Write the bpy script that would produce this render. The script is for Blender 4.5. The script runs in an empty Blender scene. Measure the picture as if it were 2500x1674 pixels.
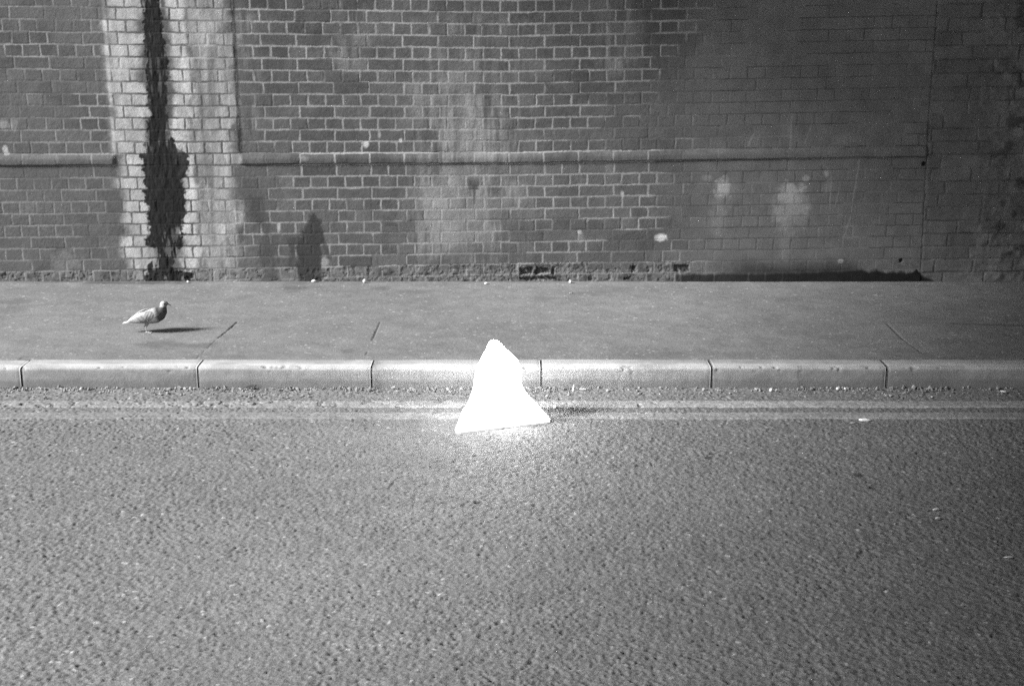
import bpy, bmesh, math, random
import numpy as np
from mathutils import Vector

# ------------------------------------------------------------------ camera, sky, sun, exposure
SC = bpy.context.scene
FPX, PITCH = 3250.0, math.radians(14.8)          # focal length in photo pixels (2500 wide), downward tilt
CAM = (0.0, -6.70, 1.90)                          # pavement level is z = 0, the kerb face stands at y = 0
cam = bpy.data.objects.new('camera', bpy.data.cameras.new('camera'))
SC.collection.objects.link(cam)
cam.location = CAM
cam.rotation_euler = (math.radians(90) - PITCH, 0, 0)
cam.data.sensor_width = 36.0
cam.data.sensor_fit = 'HORIZONTAL'
cam.data.lens = FPX / 2500 * 36.0
cam.data.clip_end = 2000
SC.camera = cam

SUN_ELEV, SUN_AZ = math.radians(34), math.radians(20)   # light travels to the right and a little towards the wall
w = bpy.data.worlds.new('World'); SC.world = w; w.use_nodes = True
nt = w.node_tree; nt.nodes.clear()
sky = nt.nodes.new('ShaderNodeTexSky'); sky.sky_type = 'NISHITA'; sky.sun_disc = False
sky.sun_elevation = SUN_ELEV
sky.sun_rotation = math.radians(270) - SUN_AZ
bw = nt.nodes.new('ShaderNodeRGBToBW')            # the photograph is black and white
bg = nt.nodes.new('ShaderNodeBackground'); bg.inputs['Strength'].default_value = 0.13
wo = nt.nodes.new('ShaderNodeOutputWorld')
nt.links.new(sky.outputs[0], bw.inputs[0]); nt.links.new(bw.outputs[0], bg.inputs[0]); nt.links.new(bg.outputs[0], wo.inputs[0])
sun = bpy.data.objects.new('sun', bpy.data.lights.new('sun', 'SUN'))
SC.collection.objects.link(sun)
sun.data.energy = 4.6
sun.data.angle = math.radians(13)
sd = Vector((math.cos(SUN_ELEV) * math.cos(SUN_AZ), math.cos(SUN_ELEV) * math.sin(SUN_AZ), -math.sin(SUN_ELEV)))
sun.rotation_euler = sd.to_track_quat('-Z', 'Y').to_euler()
SC.view_settings.view_transform = 'Standard'
SC.view_settings.look = 'None'
SC.view_settings.exposure = 1.55
SC.view_settings.gamma = 1.0
SC.cycles.use_denoising = False                   # keep the fine grain of surfaces and film-like noise

WALL_Y = 2.13                                     # wall face
ROAD_Z = -0.115
C = SC.collection
rng = np.random.default_rng(7)
random.seed(5)

# ------------------------------------------------------------------ helpers
def on_z(px, py, z=0.0):
    """photo pixel -> point on the level z"""
    a = PITCH + math.atan((py - 837) / FPX)
    D = (CAM[2] - z) / math.tan(a)
    zc = D * math.cos(PITCH) + (CAM[2] - z) * math.sin(PITCH)
    return Vector(((px - 1250) / FPX * zc, CAM[1] + D, z))

def on_wall(px, py):
    """photo pixel -> (x, z) on the wall face"""
    D = WALL_Y - CAM[1]
    a = PITCH + math.atan((py - 837) / FPX)
    z = CAM[2] - D * math.tan(a)
    zc = D * math.cos(PITCH) + (CAM[2] - z) * math.sin(PITCH)
    return (px - 1250) / FPX * zc, z

_tabs = {}
def vnoise(x, y, seed=0):
    """smooth value noise, 0..1, wrap 256"""
    if seed not in _tabs:
        _tabs[seed] = np.random.default_rng(1000 + seed).random((256, 256)).astype(np.float32)
    t = _tabs[seed]
    xi = np.floor(x).astype(np.int64); yi = np.floor(y).astype(np.int64)
    fx = (x - xi).astype(np.float32); fy = (y - yi).astype(np.float32)
    fx = fx * fx * (3 - 2 * fx); fy = fy * fy * (3 - 2 * fy)
    x0 = xi & 255; x1 = (xi + 1) & 255; y0 = yi & 255; y1 = (yi + 1) & 255
    return (t[y0, x0] * (1 - fx) + t[y0, x1] * fx) * (1 - fy) + (t[y1, x0] * (1 - fx) + t[y1, x1] * fx) * fy

def fbm(x, y, seed=0, octs=4):
    a = 0; s = 0; amp = 1.0
    for k in range(octs):
        a = a + amp * vnoise(x * 2 ** k + 17.3 * k, y * 2 ** k + 9.1 * k, seed + k); s += amp; amp *= 0.55
    return a / s

def hash2(ix, iy, seed=0):
    vnoise(np.zeros(1), np.zeros(1), seed)
    return _tabs[seed][np.asarray(iy).astype(np.int64) & 255, np.asarray(ix).astype(np.int64) & 255]

def cells(x, y, seed=0):
    """cellular noise: distance to the nearest stone centre, and that stone's random value"""
    xi = np.floor(x); yi = np.floor(y)
    best = np.full(x.shape, 9.0, np.float32); val = np.zeros(x.shape, np.float32)
    for dx in (-1, 0, 1):
        for dy in (-1, 0, 1):
            cx = xi + dx; cy = yi + dy
            px = cx + 0.1 + 0.8 * hash2(cx, cy, seed); py = cy + 0.1 + 0.8 * hash2(cx, cy, seed + 1)
            d = np.hypot(x - px, y - py).astype(np.float32)
            m = d < best
            best = np.where(m, d, best); val = np.where(m, hash2(cx, cy, seed + 2), val)
    return best, val

def sstep(a, b, x):
    t = np.clip((x - a) / (b - a), 0, 1)
    return t * t * (3 - 2 * t)

def mixa(a, b, t):
    return a * (1 - t) + b * t

def link(o, parent=None):
    C.objects.link(o)
    if parent is not None: o.parent = parent
    return o

def mesh_from(name, verts, faces_q, mat, parent=None, alb=None):
    """verts (n,3), quads (m,4) as numpy arrays, optional per-vertex reflectance"""
    me = bpy.data.meshes.new(name)
    n, m = len(verts), len(faces_q)
    me.vertices.add(n); me.vertices.foreach_set('co', np.asarray(verts, np.float32).ravel())
    me.loops.add(m * 4); me.loops.foreach_set('vertex_index', np.asarray(faces_q, np.int32).ravel())
    me.polygons.add(m); me.polygons.foreach_set('loop_start', np.arange(0, 4 * m, 4, dtype=np.int32))
    me.update(calc_edges=True)
    if alb is not None:
        at = me.attributes.new('reflectance', 'FLOAT', 'POINT')
        at.data.foreach_set('value', np.asarray(alb, np.float32).ravel())
    me.materials.append(mat)
    me.validate()
    return link(bpy.data.objects.new(name, me), parent)

def grid_faces(nx, ny):
    i = np.arange(nx - 1)[None, :] + nx * np.arange(ny - 1)[:, None]
    return np.stack([i, i + 1, i + 1 + nx, i + nx], -1).reshape(-1, 4)

def submesh(name, V, F, A, mask, mat, parent=None):
    f = F[mask]
    idx, inv = np.unique(f.ravel(), return_inverse=True)
    return mesh_from(name, V[idx], inv.reshape(-1, 4), mat, parent, A[idx])

def axis(lo, f0, f1, hi, fine, coarse):
    a = np.arange(f0, f1, fine)
    l = np.arange(lo, f0 - coarse * 0.3, coarse) if lo < f0 else np.array([])
    r = np.arange(f1 + coarse * 0.3, hi + 1e-6, coarse) if hi > f1 else np.array([])
    return np.concatenate([l, a, [f1], r])

def from_bm(name, bm, mat, parent=None, smooth=True):
    me = bpy.data.meshes.new(name); bm.to_mesh(me); bm.free()
    for p in me.polygons: p.use_smooth = smooth
    me.materials.append(mat)
    return link(bpy.data.objects.new(name, me), parent)

def tag(o, label, cat, group=None, kind=None):
    if label: o['label'] = label
    if cat: o['category'] = cat
    if group: o['group'] = group
    if kind: o['kind'] = kind
    return o

def empty(name, loc, label, cat, group=None):
    o = bpy.data.objects.new(name, None); o.location = loc; o.empty_display_size = 0.1
    link(o); return tag(o, label, cat, group)

def mat_surface(name, base=None, grain=0.25, scale=400, rough=0.85, bump=0.3, bump_scale=600, bump_dist=0.001, spec=0.3, mott=0.12):
    """grey surface: reflectance from the mesh attribute (or one value) broken up by procedural grain and mottling"""
    m = bpy.data.materials.new(name); m.use_nodes = True
    t = m.node_tree; t.nodes.clear(); L = t.links
    out = t.nodes.new('ShaderNodeOutputMaterial'); b = t.nodes.new('ShaderNodeBsdfPrincipled')
    tc = t.nodes.new('ShaderNodeTexCoord')
    n1 = t.nodes.new('ShaderNodeTexNoise'); n1.inputs['Scale'].default_value = scale; n1.inputs['Detail'].default_value = 3
    n2 = t.nodes.new('ShaderNodeTexNoise'); n2.inputs['Scale'].default_value = 9; n2.inputs['Detail'].default_value = 6
    for n in (n1, n2): L.new(tc.outputs['Object'], n.inputs['Vector'])
    r1 = t.nodes.new('ShaderNodeMapRange'); r1.inputs[1].default_value = 0.3; r1.inputs[2].default_value = 0.7
    r1.inputs[3].default_value = 1 - grain; r1.inputs[4].default_value = 1 + grain
    r2 = t.nodes.new('ShaderNodeMapRange'); r2.inputs[1].default_value = 0.3; r2.inputs[2].default_value = 0.7
    r2.inputs[3].default_value = 1 - mott; r2.inputs[4].default_value = 1 + mott
    L.new(n1.outputs[0], r1.inputs[0]); L.new(n2.outputs[0], r2.inputs[0])
    m1 = t.nodes.new('ShaderNodeMath'); m1.operation = 'MULTIPLY'
    L.new(r1.outputs[0], m1.inputs[0]); L.new(r2.outputs[0], m1.inputs[1])
    m2 = t.nodes.new('ShaderNodeMath'); m2.operation = 'MULTIPLY'; m2.use_clamp = True
    L.new(m1.outputs[0], m2.inputs[0])
    if base is None:
        a = t.nodes.new('ShaderNodeAttribute'); a.attribute_name = 'reflectance'
        L.new(a.outputs['Fac'], m2.inputs[1])
    else:
        m2.inputs[1].default_value = base
    L.new(m2.outputs[0], b.inputs['Base Color'])
    b.inputs['Roughness'].default_value = rough
    b.inputs['Specular IOR Level'].default_value = spec
    if bump:
        n3 = t.nodes.new('ShaderNodeTexNoise'); n3.inputs['Scale'].default_value = bump_scale; n3.inputs['Detail'].default_value = 4
        L.new(tc.outputs['Object'], n3.inputs['Vector'])
        bp = t.nodes.new('ShaderNodeBump'); bp.inputs['Strength'].default_value = bump; bp.inputs['Distance'].default_value = bump_dist
        L.new(n3.outputs[0], bp.inputs['Height']); L.new(bp.outputs[0], b.inputs['Normal'])
    L.new(b.outputs[0], out.inputs[0])
    return m

M_wall = mat_surface('brick', grain=0.24, scale=150, rough=0.9, bump=0.5, bump_scale=150, bump_dist=0.0025, spec=0.12)
M_pave = mat_surface('paving', grain=0.22, scale=150, bump=0.6, bump_scale=130, bump_dist=0.003)
M_road = mat_surface('asphalt', grain=0.30, scale=170, bump=0.6, bump_scale=180, bump_dist=0.003)
M_kerb = mat_surface('kerb_concrete', grain=0.18, scale=160, bump=0.5, bump_scale=150, bump_dist=0.002)
M_line = mat_surface('line_paint', grain=0.2, scale=150, bump=0.5, bump_scale=170, bump_dist=0.002)
M_stone = mat_surface('grit', base=0.16, grain=0.4, scale=60, bump=0, mott=0.3)
M_pale = mat_surface('pale_litter', base=0.50, grain=0.12, scale=200, bump=0, mott=0.05)
M_dark = mat_surface('dark_litter', base=0.03, grain=0.2, scale=200, bump=0)
M_conc = mat_surface('bridge_concrete', base=0.12, bump=0.3, bump_scale=40, bump_dist=0.01)
M_earth = mat_surface('earth', base=0.09, scale=3, bump=0)
M_bird = mat_surface('feathers', grain=0.22, scale=170, rough=0.7, bump=0.3, bump_scale=200, bump_dist=0.001)

# ------------------------------------------------------------------ ground below everything
bm = bmesh.new()
vs = [bm.verts.new(p) for p in ((-900, -900, -0.5), (900, -900, -0.5), (900, 900, -0.5), (-900, 900, -0.5))]
bm.faces.new(vs)
tag(from_bm('ground', bm, M_earth, smooth=False), None, None, kind='structure')

# ------------------------------------------------------------------ the brick wall
def course_frame(X, Z):
    """row number below the plinth top course, following the slightly falling bed joints"""
    xs = [on_wall(0, 400)[0], 0.0, on_wall(2200, 390)[0]]
    zA = np.interp(X, xs, [0.777, 0.794, 0.837]); zB = np.interp(X, xs, [0.063, 0.1205, 0.156])
    c = (zA - zB) / 9.0
    return (zA - Z) / c, c

xs = axis(-13.0, -3.75, 3.75, 13.0, 0.0042, 0.03)
zs = axis(-0.06, -0.06, 2.25, 4.6, 0.0042, 0.03)
X, Z = np.meshgrid(xs, zs); X = X.ravel(); Z = Z.ravel()
nxw, nzw = len(xs), len(zs)
PX = lambda p: on_wall(p, 520)[0]                 # photo column -> wall x at mid height
PZ = lambda p: on_wall(1250, p)[1]                # photo row -> wall z
# joints wander a little
wob = (fbm(X * 9, Z * 9, 3, 3) - 0.5)
wob2 = (fbm(X * 40, Z * 40, 6, 2) - 0.5)
R, cH = course_frame(X, Z + 0.006 * wob + 0.004 * wob2)
row = np.floor(R); fr = R - row                   # fr: 0 at the top of the course, 1 at its bottom
stretch = np.where(row >= 0, row % 2 == 0, row % 2 != 0)
stretch = np.where(row == -1, True, stretch)
S0 = -1.628; P = 0.230
rj = hash2(row, 0 * row, 11) - 0.5
Xw = X + 0.006 * wob2 + 0.01 * rj
u = np.where(stretch, (Xw - S0) / P, (Xw - S0 - 0.0575) / (P / 2))
bi = np.floor(u); fu = u - bi
# some stretchers are pairs of headers (repairs), seen as an extra joint
bl = np.where(stretch, P, P / 2)
ext = (hash2(bi, row, 12) > 0.86) & stretch
fu2 = np.where(ext, (fu * 2) % 1.0, fu); bl = np.where(ext, P / 2, bl)
bid = np.where(ext, bi * 2 + np.floor(fu * 2) + 77, bi)
jv = np.minimum(fu2, 1 - fu2) * bl                # metres to the nearest upright joint
jh = np.minimum(fr, 1 - fr) * cH                  # metres to the nearest bed joint
jd = np.minimum(jv, jh)
tone = hash2(bid, row, 13); tone2 = hash2(bid, row, 14)
jw = 0.0038 + 0.0040 * fbm(X * 14, Z * 14, 21, 2)  # half width of the joint
joint = 1 - sstep(jw - 0.003, jw + 0.003, jd + 0.006 * (fbm(X * 70, Z * 70, 23, 3) - 0.5))

right = sstep(PX(1560), PX(1800), X + 0.25 * (fbm(X * 3, Z * 3, 31, 3) - 0.5))   # smoother, limewashed part of the wall
pier = X > np.interp(Z, [PZ(640), PZ(300)], [on_wall(2250, 640)[0], on_wall(2268, 300)[0]])
pil = sstep(PX(284), PX(296), X) * (1 - sstep(PX(588), PX(600), X))              # pilaster at the left
low = (R > 9.0) & ~pier                            # spalled bottom course
# --- relief (towards the camera)
edge = sstep(0, 0.012, jd - jw)
H = -0.0012 * joint + 0.0016 * (tone2 - 0.5) * (1 - joint)
H += 0.0018 * (fbm(X * 60, Z * 60, 41, 3) - 0.5) * (1 - 0.5 * right)
H += 0.010 * (fbm(X * 2.2, Z * 2.2, 45, 3) - 0.5)
H = np.where(right > 0, mixa(H, 0.55 * H, right), H)
# plinth weathering: a course that slopes back, the panels above it stand 28 mm further in
isS = (row == -1) & ~pier
above = (row < -1) & ~pier
np_ = 1 - pil
slope = np.where(isS, 1 - fr, 0)
H += np_ * np.where(isS, 0.013 * np.sqrt(np.clip(1 - ((1 - fr) - 0.42) ** 2 / 0.36, 0, 1)) * sstep(0.02, 0.12, 1 - fr) - 0.007 * sstep(0.5, 1.0, 1 - fr), 0)
H += np_ * np.where(above, -0.007, 0)
H -= np_ * np.where((row == 0) & (fr < 0.10) & ~pier, 0.004, 0)
# spalled course at the foot
sp = fbm(X * 26, Z * 26, 51, 4)
spall = low * (1 - right) * sstep(0.42, 0.60, sp + 0.25 * (tone - 0.5) - 0.06 + 0.14 * sstep(PX(900), PX(1150), X) * (1 - sstep(PX(1300), PX(1500), X)))
rough = fbm(X * 55 + Z * 30, Z * 70, 55, 3) - 0.5
H += np.where(low, -0.004 * spall * (1 - joint * 0.6) + 0.008 * spall * rough, 0)
hole = low * sstep(0.80, 0.86, hash2(bid, row, 57)) * sstep(PX(-500), PX(1300), X) * 0
# --- reflectance
brick = 0.082 + 0.034 * (tone - 0.5) + 0.055 * (fbm(X * 2.6, Z * 3, 61, 4) - 0.5) + 0.028 * (fbm(X * 22, Z * 22, 63, 3) - 0.5)
dkb = (tone > 0.80)
brick = np.where(dkb, brick * 0.74, brick)
mort = 0.235 + 0.12 * (fbm(X * 9, Z * 9, 65, 3) - 0.5)
# pointing is lost in places, where the joint turns as dark as the brick
lost = sstep(0.47, 0.60, 0.05 - 0.17 * sstep(PX(600), PX(720), X) * (1 - sstep(PX(1420), PX(1600), X)) + fbm(X * 2.6 + 3, Z * 5.2, 67, 4) + 0.30 * (hash2(bid, row + 3, 68) - 0.5))
mort = mixa(mort, brick * 1.05, 0.95 * lost)
bedl = (np.abs(R - 9.03) < 0.075) & (fbm(X * 3, Z * 0, 69, 2) > 0.40)
mort = np.where(bedl, 0.27, mort)
A = mixa(brick, mort, joint * 0.95)
# grime film left of the stain, paler towards the left border
film = sstep(0.42, 0.66, fbm(X * 1.8, Z * 2.6, 71, 4) + 0.16 * (1 - sstep(PX(0), PX(500), X)))
A = mixa(A, 0.115 + 0.02 * (tone - 0.5), 0.55 * film * (1 - right) * (1 - 0.75 * sstep(PX(590), PX(680), X) * (1 - sstep(PX(1380), PX(1600), X))))
# white lime bloom down the pilaster
def band(l, r, soft=0.02, n=1.0, seed=81, sc=11):
    d = 0.06 * n * (fbm(X * sc, Z * sc * 0.8, seed, 4) - 0.5) + 0.028 * n * (hash2(row, 0 * row, seed + 2) - 0.5)
    return sstep(l - soft, l + soft, X + d) * (1 - sstep(r - soft, r + soft, X + d))
zfade = 1 - 0.35 * sstep(PZ(640), PZ(690), Z) * 0
streak = fbm(X * 30, Z * 3.0, 83, 4)
bl1 = band(PX(296), PX(372), 0.055, 2.2) * (0.75 + 0.5 * (streak - 0.5))
bl2 = band(PX(440), PX(485), 0.03, 1.6, 85) * (0.85 + 0.5 * (streak - 0.5))
bl3 = band(PX(470), PX(580), 0.06, 2.2, 87) * (0.34 + 0.9 * (streak - 0.5) + 0.5 * (fbm(X * 8, Z * 8, 89, 3) - 0.5))
bl4 = band(PX(545), PX(583), 0.035, 2.4, 91) * (0.55 + 1.0 * (streak - 0.5))
bloom = np.clip(np.maximum.reduce([bl1, bl2, bl3, bl4]), 0, 1)
lime = 0.36 + 0.10 * (tone - 0.5) + 0.10 * (fbm(X * 30, Z * 20, 93, 3) - 0.5)
jdark = 1 - 0.82 * joint * sstep(0.30, 0.55, fbm(X * 5, Z * 5, 95, 2) + 0.14)
A = mixa(A, lime * jdark, 0.92 * bloom)
# pale run-off streaks in the middle and on the right
for (c, wd, top, bot, k, sd_) in ((1072, 62, 200, 640, 0.8, 101), (1190, 72, 230, 660, 0.8, 103), (1130, 120, 40, 680, 0.35, 104), (1040, 22, 430, 610, 0.6, 105),
                                  (1115, 60, 285, 380, 0.6, 107), (1255, 16, 440, 500, 1.2, 109), (1965, 40, 250, 372, 0.55, 111),
                                  (1935, 9, 260, 365, 1.0, 113), (1975, 7, 240, 345, 1.0, 113), (2060, 40, 320, 352, 0.45, 115),
                                  (1845, 22, 300, 355, 0.5, 117), (620, 30, 30, 330, 0.5, 118), (1500, 40, 0, 200, 0.5, 119), (860, 50, 0, 180, 0.5, 120)):
    x0 = PX(c); hw = wd / 365.0
    m = np.exp(-((X - x0 + 0.03 * (fbm(X * 6, Z * 6, sd_ + 40, 2) - 0.5)) / hw) ** 2)
    m *= sstep(PZ(bot) - 0.05, PZ(bot) + 0.10, Z) * (1 - sstep(PZ(top) - 0.05, PZ(top) + 0.05, Z))
    m *= sstep(0.36, 0.66, fbm(X * 40, Z * 3.5, sd_, 3) * 0.6 + 0.4 * fbm(X * 7, Z * 6, sd_ + 1, 4) + 0.5 * (fbm(X * 3, Z * 5, sd_ + 2, 3) - 0.5))
    A = mixa(A, 0.225, np.clip(k * m * (0.45 + 0.9 * hash2(bid, row, sd_)) * (1 - 0.25 * joint), 0, 0.9))
# smoother part on the right: joints show only as thin dark lines
wash = 0.130 + 0.010 * (tone - 0.5) + 0.045 * (fbm(X * 2.4, Z * 2.0, 121, 5) - 0.5) + 0.02 * (fbm(X * 20, Z * 20, 123, 3) - 0.5)
wash *= 1 - 0.52 * (1 - sstep(0.0015, 0.0045, np.where(hash2(bid, row, 124) > 0.45, jd, jh))) * (fbm(X * 3, Z * 6, 125, 2) > 0.36)
keep = 1 - sstep(0.5, 0.72, fbm(X * 2.0, Z * 3.0, 127, 3) + 0.1 * right)
A = mixa(A, wash, right * (1 - 0.15 * keep))
# pale patches and flecks: photo column, row, half sizes, strength
def blob(px, py, a, b, k, val=0.30, seed=131, soft=0.5):
    global A
    x0, z0 = on_wall(px, py)
    d = np.hypot((X - x0) / (a / 365.0), (Z - z0) / (b / 352.0)) + 1.3 * (fbm(X * 28, Z * 28, seed, 3) - 0.5)
    k = k * (1 if a < 15 else (0.55 + 0.75 * hash2(bid, row, seed)) * (1 - 0.45 * joint))
    A = mixa(A, val, np.clip(k * (1 - sstep(1 - soft, 1 + soft, d)), 0, 0.95))
for t_ in ((893, 352, 6, 7, 0.95, 0.42), (978, 343, 5, 6, 0.95, 0.5), (926, 328, 4, 8, 0.7), (1765, 457, 17, 22, 0.95, 0.42, 133), (1755, 520, 20, 42, 0.5, 0.2, 135),
           (1790, 470, 30, 20, 0.3, 0.18, 137), (1615, 579, 13, 8, 0.95, 0.5), (1628, 642, 7, 4, 0.9, 0.45), (791, 642, 11, 13, 0.85, 0.25), (681, 556, 5, 9, 0.9, 0.33),
           (1414, 566, 6, 5, 0.9, 0.36), (1416, 580, 9, 12, 0.4, 0.2), (1928, 470, 28, 22, 0.9, 0.30, 139), (1930, 510, 40, 38, 0.75, 0.25, 141), (1918, 555, 24, 40, 0.45, 0.19, 143),
           (1918, 605, 12, 30, 0.4, 0.17, 145), (1940, 490, 15, 14, 0.6, 0.3, 147), (2018, 425, 6, 8, 0.7, 0.3), (1967, 436, 7, 6, 0.7, 0.28), (2020, 455, 10, 12, 0.5, 0.2),
           (1520, 474, 4, 6, 0.7, 0.4), (740, 388, 12, 6, 0.5, 0.25), (10, 305, 14, 12, 0.6, 0.28), (30, 305, 10, 14, 0.4, 0.25), (12, 368, 6, 12, 0.9, 0.36), (160, 640, 34, 22, 0.5, 0.2), (2075, 340, 26, 14, 0.45, 0.2), (2052, 638, 6, 4, 0.95, 0.5),
           (1490, 405, 14, 30, 0.35, 0.2), (700, 460, 18, 36, 0.3, 0.16), (1725, 435, 14, 6, 0.5, 0.22)):
    blob(*t_)
# thin slanting scratches on the right
for (xa, ya, xb, yb, wd, k) in ((2100, 385, 2083, 480, 3.2, 0.6), (2083, 480, 2078, 520, 2.2, 0.6), (2076, 530, 2060, 580, 3.2, 0.6), (2030, 430, 2026, 510, 2.6, 0.5), (2047, 470, 2038, 505, 2.4, 0.6), (1933, 285, 1930, 362, 5, 0.5), (1980, 310, 1966, 350, 4, 0.5), (1838, 330, 1828, 355, 4, 0.5)):
    (x0, z0), (x1, z1) = on_wall(xa, ya), on_wall(xb, yb)
    t = np.clip(((X - x0) * (x1 - x0) + (Z - z0) * (z1 - z0)) / ((x1 - x0) ** 2 + (z1 - z0) ** 2), 0, 1)
    d = np.hypot(X - x0 - t * (x1 - x0), Z - z0 - t * (z1 - z0))
    A = mixa(A, 0.24, k * (1 - sstep(0, wd / 365.0, d + 0.004 * (vnoise(X * 60, Z * 60, 149) - 0.4))))
# spalled foot: raw broken brick, pale mortar between
raw = 0.13 + 0.10 * (fbm(X * 50, Z * 60, 151, 3) - 0.5) - 0.07 * sstep(0.55, 0.7, fbm(X * 16, Z * 20, 153, 3))
A = np.where(low & (R > 9.09) & (R < 12), mixa(A, mixa(raw, 0.18, joint * 0.8), 0.75 * (1 - right * 0.5)), A)
# damp blotches
def damp(pts, k, val, soft=0.02, seed=161, n=0.10):
    """pts: rows of (photo row, left column, right column)"""
    global A
    pts = sorted(pts, key=lambda p: -p[0])
    zz = [PZ(p[0]) for p in pts]
    l = np.interp(Z, zz, [PX(p[1]) for p in pts]); r = np.interp(Z, zz, [PX(p[2]) for p in pts])
    d = n * (fbm(X * 22, Z * 22, seed, 4) - 0.5)
    m = sstep(l - soft, l + soft, X + d) * (1 - sstep(r - soft, r + soft, X + d * 0.8))
    m *= (Z >= zz[0] - 0.02) * (1 - sstep(zz[-1] - 0.02, zz[-1] + 0.02, Z + d))
    A = mixa(A, np.minimum(A, val), k * m)
    return m
damp([(690, 722, 782), (640, 722, 785), (600, 718, 782), (570, 728, 792), (555, 738, 788), (530, 750, 772), (522, 756, 764)], 0.97, 0.036, 0.014, 163, 0.10)
damp([(650, 700, 712), (610, 702, 722), (582, 700, 722)], 0.75, 0.045, 0.014, 165, 0.10)
damp([(625, 795, 806), (600, 786, 797), (585, 790, 795)], 0.6, 0.045, 0.006, 166, 0.03)
damp([(690, 630, 672), (640, 632, 668), (600, 626, 664), (560, 640, 662), (520, 612, 655), (480, 606, 640)], 0.65, 0.05, 0.03, 167)
damp([(585, 580, 592), (560, 582, 592)], 0.6, 0.06, 0.008, 169, 0.03)
damp([(545, 935, 970), (520, 942, 962)], 0.6, 0.055, 0.02, 171)
damp([(650, 1405, 1590), (615, 1430, 1600), (575, 1500, 1602), (560, 1560, 1600)], 0.5, 0.056, 0.03, 173)
damp([(650, 1040, 1200), (620, 1080, 1190), (600, 1110, 1180)], 0.35, 0.06, 0.03, 175)
damp([(455, 1145, 1168), (440, 1142, 1172)], 0.7, 0.055, 0.008, 177, 0.02)
damp([(490, 1156, 1160), (455, 1153, 1164)], 0.7, 0.05, 0.004, 177, 0.02)
# the big wet black run on the pilaster
L_ = [(40, 1220), (100, 1195), (200, 1190), (260, 1195), (300, 1205), (345, 1200), (360, 1150), (378, 1150), (395, 1192), (440, 1180), (455, 1160), (500, 1180), (540, 1190), (550, 1170), (640, 1195), (648, 1160), (700, 1192), (742, 1180), (790, 1232), (830, 1210), (840, 1180), (900, 1210), (960, 1222), (1010, 1250), (1060, 1195), (1100, 1195), (1140, 1285), (1200, 1285), (1260, 1215), (1320, 1195), (1400, 1190)]
R_ = [(40, 1362), (100, 1375), (200, 1392), (260, 1432), (320, 1490), (350, 1540), (420, 1555), (480, 1542), (540, 1530), (565, 1485), (620, 1490), (640, 1518), (740, 1520), (830, 1520), (900, 1505), (1000, 1500), (1060, 1500), (1110, 1480), (1150, 1440), (1250, 1420), (1305, 1440), (1330, 1600), (1400, 1560)]
zl = [PZ(270 + a / 3.346) for a, b in L_][::-1]; xl = [on_wall(b / 3.346, 270 + a / 3.346)[0] for a, b in L_][::-1]
zr = [PZ(270 + a / 3.346) for a, b in R_][::-1]; xr = [on_wall(b / 3.346, 270 + a / 3.346)[0] for a, b in R_][::-1]
up = np.clip(Z - zl[-1], 0, 9)
dn = 0.03 * (fbm(X * 70, Z * 70, 180, 2) - 0.5) + 0.02 * (hash2(row, 0 * row, 182) - 0.5) + 0.045 * (fbm(X * 34, Z * 40, 181, 3) - 0.5)
lft = np.interp(Z, zl, xl) + 0.015 * up * np.sin(3 * up); rgt = np.interp(Z, zr, xr) + 0.03 * sstep(0, .4, up) - 0.02 * up
wet = sstep(lft - 0.010, lft + 0.010, X + dn) * (1 - sstep(rgt - 0.010, rgt + 0.010, X + dn))
rag = sstep(0.585, 0.66, fbm(X * 26, Z * 9, 183, 4)) * (1 - sstep(PZ(575), PZ(545), Z)) * 0.8
rag += sstep(0.60, 0.70, fbm(X * 40, Z * 7, 185, 3)) * sstep(PZ(385), PZ(350), Z) * 0.6
wet = wet * (1 - np.clip(rag, 0, 1))
blk = 0.010 + 0.010 * (fbm(X * 40, Z * 12, 187, 3) - 0.5) + 0.003 * joint
near = sstep(lft - 0.10, lft - 0.01, X) * (1 - sstep(rgt + 0.01, rgt + 0.10, X)) * joint * (hash2(bid, row, 188) > 0.3)
A = mixa(A, 0.03, 0.85 * near)
A = mixa(A, blk, 0.97 * wet)
H += 0.004 * wet * (fbm(X * 35, Z * 14, 189, 3) - 0.5) * 2
# black bitumen skirt at the foot on the right, and the damp above it
bt = np.interp(X, [PX(1640), PX(1652), PX(1700), PX(1950), PX(2060), PX(2110), PX(2130), PX(2148), PX(2160), PX(2236), PX(2246), PX(2252), PX(2285), PX(2300)],
               [PZ(688), PZ(668), PZ(667), PZ(664), PZ(659), PZ(657), PZ(663), PZ(657), PZ(663), PZ(662), PZ(655), PZ(664), PZ(682), PZ(690)])
bt = bt + 0.012 * (fbm(X * 18, Z * 3, 191, 3) - 0.5)
skirt = (1 - sstep(bt - 0.012, bt + 0.012, Z + 0.02 * (fbm(X * 30, Z * 30, 192, 3) - 0.5))) * sstep(PX(1650), PX(1656), X) * (1 - sstep(PX(2290), PX(2300), X))
H += 0.012 * skirt * sstep(0, 0.008, bt - Z)
tar = 0.013 + 0.012 * (fbm(X * 12, Z * 14, 193, 4) - 0.5) + 0.01 * (1 - sstep(PX(1700), PX(2000), X))
soot = sstep(PX(1700), PX(1850), X) * (1 - sstep(PX(2080), PX(2130), X)) * (1 - sstep(PZ(662), PZ(618), Z + 0.04 * (fbm(X * 5, Z * 5, 195, 3) - 0.5)))
A = mixa(A, 0.030, 0.9 * soot)
A = mixa(A, tar * (1 + 1.2 * joint * (1 - sstep(PX(1800), PX(2000), X))), skirt)
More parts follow.
